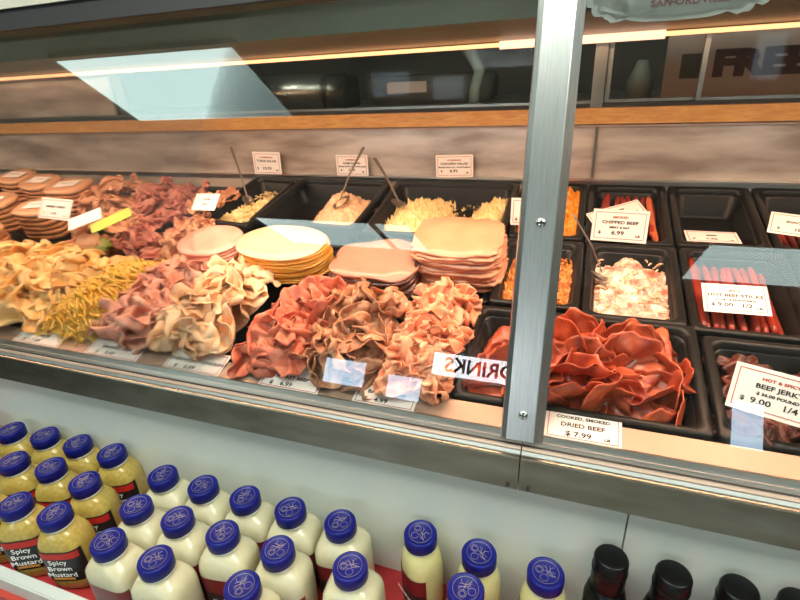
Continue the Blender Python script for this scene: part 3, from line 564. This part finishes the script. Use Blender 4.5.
# shreds on the cheddar, crumbles and salads
def shreds(name, mname, label, cat, x0, x1, s0, s1, n0, n1, cnt, seed, L0=.008, L1=.018, w0=.0012, skew=0):
    rg = random.Random(seed); bm = bmesh.new()
    for k in range(cnt):
        x = rg.uniform(x0, x1); s = rg.uniform(s0, s1); u = (x - x0) / (x1 - x0); v = (s - s0) / (s1 - s0); n = n0 + (n1 - n0) * (1 - abs(2 * u - 1) ** 2) * (1 - abs(2 * v - 1) ** 2) ** .6 + rg.uniform(-.004, .004)
        a = rg.uniform(0, 6.28); l = rg.uniform(L0, L1) / 2; e = rg.uniform(-.4, .4)
        tube(bm, [(x - math.cos(a) * l + skew * (s - (s0 + s1) / 2), s - math.sin(a) * l, n - e * l), (x + skew * (s - (s0 + s1) / 2), s, n + .002), (x + math.cos(a) * l + skew * (s - (s0 + s1) / 2), s + math.sin(a) * l, n + e * l)], w0, 5)
    tag(link(name, world_bm(bm, DF), mname), label, cat, kind='stuff')
shreds('cheddar_shreds', 'orange', 'loose orange cheddar shreds behind the post', 'cheese', -.115, -.010, .48, .665, -.016, .012, 420, 51)
shreds('crumble_bits', 'bacon', 'loose orange brown bits behind the post', 'meat crumbles', -.112, -.008, .27, .425, -.026, .004, 380, 52, L0=.006, L1=.013, w0=.0019)
shreds('salad_bits', 'potato', 'loose yellow bits on narrow pan salad', 'salad', -.835, -.735, .45, .63, -.016, .0, 160, 53, L0=.006, L1=.012, w0=.0015, skew=.26)
shreds('cream_shreds', 'hamsalad', 'loose pale shreds on the creamy salad', 'salad', .036, .147, .256, .42, -.018, -.002, 60, 54, L0=.008, L1=.016, w0=.0016)

# ---------------------------------------------------------------- beef sticks
def stick_mesh(seed, L_=.15, r=.0055):
    rg = random.Random(seed); bm = bmesh.new(); b1 = rg.uniform(-.006, .006); b2 = rg.uniform(-.003, .003); pts = []; rr = []
    for i in range(13):
        t = i / 12; pts.append((b1 * math.sin(PI * t), (t - .5) * L_, b2 * math.sin(PI * t))); rr.append(r * min(1, (min(t, 1 - t) * 4 + .72)) * (1 + .05 * math.sin(i * 2 + seed)))
    tube(bm, pts, rr, 10); me = bpy.data.meshes.new('beef_stick'); bm.to_mesh(me); bm.free()
    for q in me.polygons: q.use_smooth = True
    me.materials.append(M['stick']); return me
def sticks(xs, s, n, L_, group, label, seed, r=.0055, rzs=.06, dn=0):
    rg = random.Random(seed); ms = [stick_mesh(seed + k, L_, r) for k in range(4)]
    for k, x in enumerate(xs):
        o = bpy.data.objects.new('beef_stick', ms[k % 4]); C.objects.link(o); o.matrix_world = DM(x, s + rg.uniform(-.006, .006), n + dn * (k % 2) + rg.uniform(-.001, .001), rz=rg.uniform(-rzs, rzs)); tag(o, label, 'beef stick', group)
sticks([.044 + .0125 * k for k in range(8)], .588, -.014, .15, 'beef sticks behind the chipped beef tag', 'dark beef stick lying behind the chipped beef tag', 71)
me = stick_mesh(99, .15, .006).copy(); me.materials.clear(); me.materials.append(M['stickorange']); o = bpy.data.objects.new('beef_stick', me); C.objects.link(o); o.matrix_world = DM(.134, .565, -.010, rz=.06, rx=.08); tag(o, 'bright orange beef stick right of the chipped beef tags', 'beef stick')
sticks([.194 + .0118 * k for k in range(10)], .348, -.034, .175, 'hot beef sticks under their tag', 'dark red hot beef stick in the bottom layer', 72)
sticks([.199 + .0122 * k for k in range(8)], .345, -.022, .165, 'upper hot beef sticks', 'dark red hot beef stick in upper layer under tag', 73)
o = bpy.data.objects.new('beef_stick', stick_mesh(98, .175, .006)); C.objects.link(o); o.matrix_world = DM(.192, .345, -.016, rz=.03, rx=.05); tag(o, 'longest hot beef stick along the left pan wall', 'beef stick')
sticks([.345 + .0125 * k for k in range(9)], .545, -.034, .11, 'beef sticks in the right edge pan', 'beef stick under the tag in right edge back pan', 74)
sticks([.215, .245], .52, -.050, .06, 'scraps in the nearly empty pan', 'short beef stick scrap in the nearly empty pan', 75)
# jerky
rg = random.Random(8)
jm = []
for k in range(5):
    me = slice_mesh('jerky_piece', 700 + k, r=.026, amp=.005, wl=.03, bends=1, comp=.85, maxb=60, ell=1.5, thick=.005, rag=.35); me.materials.append(M['jerky']); jm.append(me)
for k in range(26):
    u, v = (k % 5 + .5) / 5, (k // 5 + .5) / 5.2
    o = bpy.data.objects.new('jerky_piece', jm[k % 5]); C.objects.link(o); o.matrix_world = DM(.205 + .125 * u + rg.uniform(-.01, .01), .062 + .125 * v, -.040 + rg.uniform(0, .022) + (.012 if u < .35 else 0), rz=rg.uniform(0, 6), rx=rg.uniform(-.4, .4), ry=rg.uniform(-.4, .4))
    tag(o, 'dark leathery jerky piece in the front right pan', 'jerky', 'jerky pieces in front right pan')
tag(link('meat_chunk', world_bm(bx(-.006, .006, -.018, .018, -.006, .006, bev=.003), DM(.345, .33, -.03, rz=.35)), 'salmon'), 'small pinkish meat strip right of hot sticks', 'meat')

# ---------------------------------------------------------------- price tags
def sign(p, d, up_tilt, w_, h_, lines, label, mname='card', border=True, world=None):
    """p: lower-left in deck coords, d: direction of its lower edge in deck coords, up_tilt: angle from the deck plane"""
    if world is not None: mw = world
    else:
        R3 = RT.to_3x3(); u = (R3 @ Vector(d)).normalized(); zz = (R3 @ Vector((0, 0, 1))); fw = zz.cross(u).normalized(); zz = u.cross(fw)
        upv = fw * math.cos(up_tilt) + zz * math.sin(up_tilt); nn = u.cross(upv); o_ = D(*p)
        mw = Matrix(((u.x, upv.x, nn.x, o_.x), (u.y, upv.y, nn.y, o_.y), (u.z, upv.z, nn.z, o_.z), (0, 0, 0, 1)))
    r = root('price_tag', label, 'price tag', mw, 'price tags on the meats')
    link('card', bx(0, w_, 0, h_, -.0006, 0), mname, r, smooth=False)
    k = h_ / .06
    if border:
        bm = bmesh.new(); e = .005 * k; t = .0009
        for a in ((e, w_ - e, e, e + t), (e, w_ - e, h_ - e - t, h_ - e), (e, e + t, e, h_ - e), (w_ - e - t, w_ - e, e, h_ - e)): box(bm, *a, .0001, .0003)
        link('red_border', bm, 'redink', r, smooth=False)
    for s, size, fy, fx_, mm in lines: text(s, size * k, mm, r, (w_ * fx_, h_ * fy, .0003), sx=1.25, bold=.0002)
    return r
def std(name, price, lb_='LB', sub=None, red=None):
    L_ = [(name, .0082, .60, .5, 'ink'), (price, .0105, .27, .48, 'ink'), ('$', .008, .27, .15, 'ink'), (lb_, .006, .2, .84, 'ink')]
    if sub: L_.append((sub, .0052, .44, .5, 'ink'))
    if red: L_.append((red, .0055, .76, .5, 'redink'))
    return L_
t60 = math.radians(62)
sign((.021, .453, .005), (.094, -.004, 0), t60, .095, .058, std('CHIPPED BEEF', '6.99', sub='MEAT & EAT', red='SMOKED'), 'upright price tag reading CHIPPED BEEF 6.99')
sign((.026, .492, .012), (.105, .052, .012), math.radians(10), .104, .038, std('BEEF STICKS', '12.99'), 'tilted tag leaning behind the CHIPPED BEEF tag')
sign((.186, .475, .0), (1, 0, 0), math.radians(-9), .086, .05, std('BEEF', '7.99'), 'tag lying flat in the empty pan')
sign((.306, .488, .018), (.09, -.022, 0), math.radians(22), .10, .046, std('SNACK STICKS', '10.99'), 'tag at right edge on the back row beef sticks')
sign((.190, .272, .004), (.09, .002, 0), math.radians(14), .088, .055, std('HOT BEEF STICKS', '9.00   1/2', sub='(1 LB 16.99 POUND)', red='SPICY'), 'price tag reading HOT BEEF STICKS 9.00')
sign((.186, .072, .022), (.086, -.022, 0), math.radians(40), .095, .056, std('BEEF JERKY', '9.00   1/4', sub='$ 36.00 POUND', red='HOT & SPICY'), 'large angled price tag reading BEEF JERKY')
F = dict(w_=.100, h_=.062)
for x, w_, nm, pr, sb, lb in [(-.997, .118, 'TURKEY', '7.49', None, 'leftmost tag on the front ledge, under yellow cheese'), (-.812, .118, 'SMOKED HAM', '5.49', None, 'front ledge tag below the pink ham'), (-.635, .113, 'OVEN ROAST CHICKEN', '6.89', None, 'front ledge tag below the pale chicken'),
        (-.446, .104, 'ROAST BEEF', '6.99', None, 'front ledge tag reading ROAST BEEF'), (-.286, .094, 'BAKED HAM', '4.99', None, 'front ledge tag reading BAKED HAM'), (-.018, .092, 'DRIED BEEF', '$ 7.99', 'COOKED, SMOKED', 'front ledge tag reading DRIED BEEF right of the post')]:
    L_ = [(nm, .0108, .50, .5, 'ink'), (pr, .0130, .22, .45, 'ink')]
    if sb: L_ += [(sb, .0078, .74, .5, 'ink'), ('LB', .0070, .20, .82, 'ink')]
    else: L_ += [('SLICED', .0065, .74, .5, 'redink'), ('$', .012, .22, .2, 'ink')]
    sign((x, -.0015, -.003), (1, 0, 0), math.radians(4), w_, .046, L_, lb)
def back_sign(x, w_, h_, lean, nm, pr, sub, lb, rot=0, dz=0):
    mw = Matrix.Translation((x, 1.176, zc(-.252 + dz))) @ Matrix.Rotation(rot, 4, 'Y') @ Matrix.Rotation(PI / 2 - lean, 4, 'X')
    sign(None, None, 0, w_, h_, std(nm, pr, sub=sub, red='HOMEMADE'), lb, world=mw)
back_sign(-.856, .086, .060, .02, 'TUNA SALAD', '10.99', None, 'back wall tag above the narrow yellow salad pan', rot=.02)
back_sign(-.604, .088, .052, .02, 'HAM SALAD', '7.49', 'MADE WITH OUR OWN HAM', 'back wall tag above the ham salad pan')
back_sign(-.338, .090, .052, .02, 'CHICKEN SALAD', '8.99', 'MADE WITH ALL WHITE MEAT', 'back wall tag above the chicken salad', rot=-.02)
sign((-.128, .452, .03), (1, 0, 0), math.radians(70), .09, .052, [('$', .009, .22, .12, 'ink'), ('7.99', .009, .22, .5, 'ink')], 'tag mostly hidden behind the post left edge')
sign((-1.225, .308, .075), (1, -.06, 0), math.radians(45), .108, .05, std('SMOKED TURKEY', '6.99'), 'white tag standing on the tan ham shavings')
sign((-1.075, .262, .075), (.06, .045, .01), math.radians(15), .075, .04, [], 'small tilted white tag left of the yellow one', border=False)
sign((-.985, .248, .082), (.062, .062, .012), math.radians(12), .088, .034, [], 'yellow green tag on dusky pink shavings', 'cardyellow', border=False)
sign((-.868, .420, .048), (1, .05, 0), math.radians(28), .066, .046, [('COOKED', .006, .66, .5, 'ink'), ('7.49', .008, .35, .5, 'ink')], 'white tag left of the narrow salad pan', border=False)

# ---------------------------------------------------------------- serving utensils
def spoon(bowl, top, label, flatw=.0035, bowl_r=.014):
    a, b = Vector(bowl), Vector(top); r = root('serving_spoon', label, 'spoon', Matrix.Translation(a), 'serving spoons in the salads')
    d = (b - a); up = Vector((0, 0, 1)); side = d.cross(up).normalized(); nn = side.cross(d).normalized(); bm = bmesh.new()
    dn = d.normalized()
    for (t0, t1, w0, w1) in ((.12, .5, .0018, .0022), (.5, .97, .0022, flatw), (.97, 1.0, flatw, flatw * .5)):
        vs = []
        for t, w_ in ((t0, w0), (t1, w1)):
            c = d * t + nn * (.006 * math.sin(t * PI))
            for sx, sz in ((-1, -1), (1, -1), (1, 1), (-1, 1)): vs.append(bm.verts.new(c + side * w_ * sx + nn * .0011 * sz))
        for i in range(4): bm.faces.new((vs[i], vs[(i + 1) % 4], vs[4 + (i + 1) % 4], vs[4 + i]))
        bm.faces.new(vs[:4][::-1]); bm.faces.new(vs[4:])
    link('handle', bm, 'spoon', r, smooth=False)
    bm = bmesh.new(); bd = Vector((dn.x, dn.y, .0)).normalized() * .55 + dn * .45; bd.normalize(); bs = bd.cross(up).normalized(); bn = bs.cross(bd)
    rings = []
    for i in range(7):
        q_ = i / 6; rings.append([bm.verts.new(bd * (.012 + bowl_r * 1.4 * q_ * math.cos(2 * PI * k / 20)) * 1.0 + bs * bowl_r * q_ * math.sin(2 * PI * k / 20) + bn * (-.007 * (1 - q_ * q_) + .004)) for k in range(20)] if i else [bm.verts.new(bd * .012 + bn * -.003)])
    for k in range(20): bm.faces.new((rings[0][0], rings[1][k], rings[1][(k + 1) % 20]))
    for u, v in zip(rings[1:], rings[2:]):
        for k in range(20): bm.faces.new((u[k], v[k], v[(k + 1) % 20], u[(k + 1) % 20]))
    bmesh.ops.solidify(bm, geom=list(bm.faces), thickness=.001); link('bowl', bm, 'spoon', r)
spoon(D(-.800, .545, .0), (-.875, 1.12, zc(-.171)), 'thin steel spoon leaning in the narrow yellow salad pan')
spoon(D(-.538, .530, .012), (-.489, 1.10, zc(-.169)), 'steel spoon standing in the ham salad', flatw=.005, bowl_r=.018)
spoon(D(-.381, .530, .015), (-.457, 1.08, zc(-.19)), 'steel spoon leaning left in the chicken salad', flatw=.005)
spoon(D(.049, .345, -.008), D(-.014, .365, .11), 'pale spoon leaning left from the creamy salad', flatw=.004, bowl_r=.012)

# ---------------------------------------------------------------- lower shelf
ZS = zc(-.75)
sh = root('front_shelf', 'narrow red shelf with white lip below the case', 'shelf', Matrix.Identity(4))
link('red_base', bx(CX0, CX1, .298, .506, ZS - .02, ZS), 'redmat', sh, smooth=False)
link('white_lip', bx(CX0, CX1, .280, .2985, ZS - .045, ZS + .030, bev=.002), 'lip', sh, smooth=False)
link('red_edge', bx(CX0, CX1, .270, .2805, ZS - .05, ZS - .002), 'redstripe', sh, smooth=False)
link('shelf_body', bx(CX0, CX1, .32, .506, .1, ZS - .02), 'steeldark', sh, smooth=False)

def superring(bm, a, b, p_, z, seg=40):
    out = []
    for k in range(seg):
        t = 2 * PI * k / seg; out.append(bm.verts.new((a * math.copysign(abs(math.cos(t)) ** (2 / p_), math.cos(t)), b * math.copysign(abs(math.sin(t)) ** (2 / p_), math.sin(t)), z)))
    return out
def loft(secs, seg=40):
    bm = bmesh.new(); R = [superring(bm, *s_, seg=seg) for s_ in secs]
    for u, v in zip(R, R[1:]):
        for k in range(seg): bm.faces.new((u[k], u[(k + 1) % seg], v[(k + 1) % seg], v[k]))
    bm.faces.new(R[0][::-1]); bm.faces.new(R[-1]); return bm
def make_bottle(name, kind):
    r = root(name, '', 'bottle')
    if kind == 'mayo': secs = [(.034, .026, 4, 0), (.038, .030, 4.5, .004), (.0400, .0315, 4.5, .02), (.0400, .0315, 4.5, .088), (.0385, .0305, 4, .099), (.033, .0275, 3.2, .1085), (.025, .0235, 2.4, .1155), (.0205, .0205, 2, .119), (.0200, .0200, 2, .126)]; m = 'mayo'
    elif kind == 'mustard': secs = [(.032, .026, 3.2, 0), (.0355, .029, 3.4, .004), (.036, .0300, 3.4, .02), (.036, .030, 3.4, .085), (.0345, .0290, 3, .098), (.030, .027, 2.6, .108), (.025, .0245, 2.2, .1155), (.0215, .0215, 2, .119), (.0210, .0210, 2, .126)]; m = 'must'
    else: secs = [(.026, .026, 2, 0), (.029, .029, 2.2, .004), (.0295, .0295, 2.4, .02), (.0290, .029, 2.4, .09), (.0275, .0275, 2.2, .104), (.025, .025, 2, .113), (.0215, .0215, 2, .119), (.0210, .0210, 2, .126)]; m = 'sauce'
    link('bottle_body', loft(secs), m, r)
    bm = lathe([(.0215, .1200), (.0222, .1210), (.0222, .1240), (.0212, .1250)], 32); link('neck_ring', bm, 'neck', r)
    prof = [(.0225, .1245), (.0238, .1255), (.0238, .1415), (.0228, .1438), (.0205, .1448), (.0200, .1440), (.001, .1440)]
    cp = link('cap', lathe(prof, 40), 'cap', r)
    bm = bmesh.new()                          # raised emblem: a ring with curling sprigs
    def curve(pts, rr=.00034): tube(bm, [(x, y, .1443) for x, y in pts], rr, 5)
    curve([(.0165 * math.cos(t * PI / 16), .0165 * math.sin(t * PI / 16)) for t in range(33)], .0003)
    for cx, cy, rr_ in ((-.006, -.006, .0052), (.0065, -.006, .0050), (-.006, -.006, .0034)):
        curve([(cx + rr_ * math.cos(t * PI / 8), cy + rr_ * math.sin(t * PI / 8)) for t in range(17)])
    for x0, y0, x1, y1 in ((-.010, .001, .010, .006), (-.009, .004, .008, .001), (-.004, -.002, .006, .009), (0, .003, -.002, .0125), (-.006, .008, .010, .003), (.002, -.001, .011, .008)):
        curve([(x0 + (x1 - x0) * t / 6 + .0012 * math.sin(t * 1.1) * (y1 - y0 > 0 or -1), y0 + (y1 - y0) * t / 6 + .001 * math.sin(t * 1.4)) for t in range(7)])
    link('emblem', bm, 'gold', cp)
    # wrap label on the front face, following the body
    a, b, p_ = {'mayo': (.0400, .0315, 4.5), 'mustard': (.036, .030, 3.4), 'sauce': (.0295, .0295, 2.4)}[kind]
    a += .0005; b += .0005; z0, z1 = (.024, .090) if kind == 'mustard' else (.012, .080)
    def wrap(t0, t1, za, zb, off=0., n=20):
        bm = bmesh.new(); A = []; B = []
        for i in range(n + 1):
            t = t0 + (t1 - t0) * i / n; x = (a + off) * math.copysign(abs(math.cos(t)) ** (2 / p_), math.cos(t)); y = (b + off) * math.copysign(abs(math.sin(t)) ** (2 / p_), math.sin(t))
            A.append(bm.verts.new((x, y, za))); B.append(bm.verts.new((x, y, zb)))
        for i in range(n): bm.faces.new((A[i], A[i + 1], B[i + 1], B[i]))
        return bm
    lb = link('label', wrap(PI * 1.12, PI * 1.88, z0, z1), 'label' if kind == 'mustard' else 'redlabel', r)
    y = -b - .0006
    if kind == 'mustard':
        link('red_banner', wrap(PI * 1.20, PI * 1.80, z1 - .016, z1 - .003, .0002), 'redbanner', lb)
        for i, tx in enumerate(('Spicy', 'Brown', 'Mustard')): text(tx, .0145, 'labeltext', lb, (-.001, y - .0004, .068 - i * .0138), rot=(PI / 2, 0, 0), bold=.0001)
        link('orange_strip', bx(-.018, .016, y - .0002, y + .0002, .0285, .0335), 'orangeprint', lb, smooth=False)
    else:
        link('dark_band', wrap(PI * 1.15, PI * 1.85, z0 + .006, z0 + .036, .0002), 'label', lb)
        text('Mayonnaise' if kind == 'mayo' else 'Horseradish', .0085, 'labeltext', lb, (0, y - .0004, z0 + .022), rot=(PI / 2, 0, 0))
    return r
def copy_tree(o, parent=None):
    c = o.copy(); C.objects.link(c)
    if parent: c.parent = parent
    for ch in list(o.children): copy_tree(ch, c)
    return c
def place(proto, items, rzs, group, seed):
    rg = random.Random(seed)
    for i, (x, y, lb) in enumerate(items):
        o = proto if i == 0 else copy_tree(proto)
        nm = o.name.split('_')[0]; o.location = (x - {'mustard': .009, 'mayonnaise': .008, 'sauce': .003}.get(nm, 0), y + (.006 if nm != 'black' else 0), ZS); o.rotation_euler = (0, 0, rg.uniform(-rzs, rzs) + {'mustard': .42, 'mayonnaise': .1, 'sauce': -.5}.get(nm, 0)); tag(o, lb, 'bottle', group)
        for ch in o.children:
            if ch.name.startswith('cap'): ch.rotation_euler = (0, 0, rg.uniform(-1.2, 1.2))
mu = make_bottle('mustard_bottle', 'mustard')
place(mu, [(-.725, .336, 'front mustard bottle whose Spicy Brown Mustard label faces out'), (-.809, .332, 'front row mustard bottle, second left of the mayonnaise'), (-.897, .330, 'front row mustard bottle cut by left photo edge'),
    (-.738, .401, 'second row mustard bottle nearest the mayonnaise'), (-.830, .410, 'second row mustard bottle, next to nearest mayonnaise'), (-.914, .402, 'second row mustard bottle at left photo edge'), (-1.0, .396, 'second row mustard bottle beyond left photo edge'),
    (-.752, .470, 'back row mustard bottle nearest the mayonnaise'), (-.838, .471, 'back row mustard bottle, second from the mayonnaise'), (-.923, .470, 'back row mustard bottle, third from the mayonnaise'), (-1.006, .462, 'back row mustard bottle, fourth from the mayonnaise'), (-1.09, .462, 'back row mustard bottle, fifth from the mayonnaise')], .12, 'blue capped mustard bottles', 1)
my = make_bottle('mayonnaise_bottle', 'mayo')
place(my, [(-.618, .452, 'back row mayonnaise bottle beside the mustard'), (-.534, .452, 'back row mayonnaise bottle, second from the mustard'), (-.452, .452, 'back row mayonnaise bottle, third from the mustard'), (-.369, .452, 'back row mayonnaise bottle, fourth from the mustard'), (-.284, .452, 'back row mayonnaise bottle, last at right end'),
    (-.610, .386, 'middle row mayonnaise bottle beside the mustard'), (-.528, .386, 'middle row mayonnaise bottle, second from mustard'), (-.443, .384, 'middle row mayonnaise bottle, third from mustard'), (-.349, .384, 'middle row mayonnaise bottle, fourth from mustard'), (-.239, .390, 'middle row mayonnaise bottle, last at right end'),
    (-.599, .322, 'front row mayonnaise bottle beside the mustard'), (-.507, .319, 'front row mayonnaise bottle, second from the mustard'), (-.364, .322, 'front row mayonnaise bottle cut by bottom photo edge')], .10, 'blue capped mayonnaise bottles', 2)
sa = make_bottle('sauce_bottle', 'sauce')
place(sa, [(-.169, .468, 'slim cream sauce bottle nearest the mayonnaise'), (-.083, .461, 'slim cream sauce bottle, middle of the three in back'), (.005, .458, 'slim cream sauce bottle nearest the black bottles'), (-.089, .405, 'slim cream sauce bottle in front, cut by photo bottom')], .3, 'slim cream sauce bottles', 4)
# black capped bottles
bk = root('black_bottle', '', 'bottle')
link('bottle_body', loft([(.024, .024, 2, 0), (.026, .026, 2, .004), (.026, .026, 2, .085), (.023, .023, 2, .097), (.018, .018, 2, .106)]), 'blackcap', bk)
cp = link('cap', lathe([(.0190, .104), (.0205, .1055), (.0205, .1400), (.0192, .1425), (.017, .1435), (.001, .1435)], 40), 'blackcap', bk)
link('cap_ring', lathe([(.0212, .1255), (.0214, .1260), (.0214, .1285), (.0212, .129)], 40), 'blackcap', cp)
place(bk, [(.077, .478, 'leftmost black capped bottle'), (.146, .476, 'second black capped bottle from the left'), (.214, .478, 'third black capped bottle from the left'), (.272, .478, 'black capped bottle at bottom right photo corner')], .3, 'black capped bottles', 6)
for o in list(C.objects):
    if o.name.startswith('black_bottle') and o.parent is None: o.scale = (1.0, 1.0, 1.29)
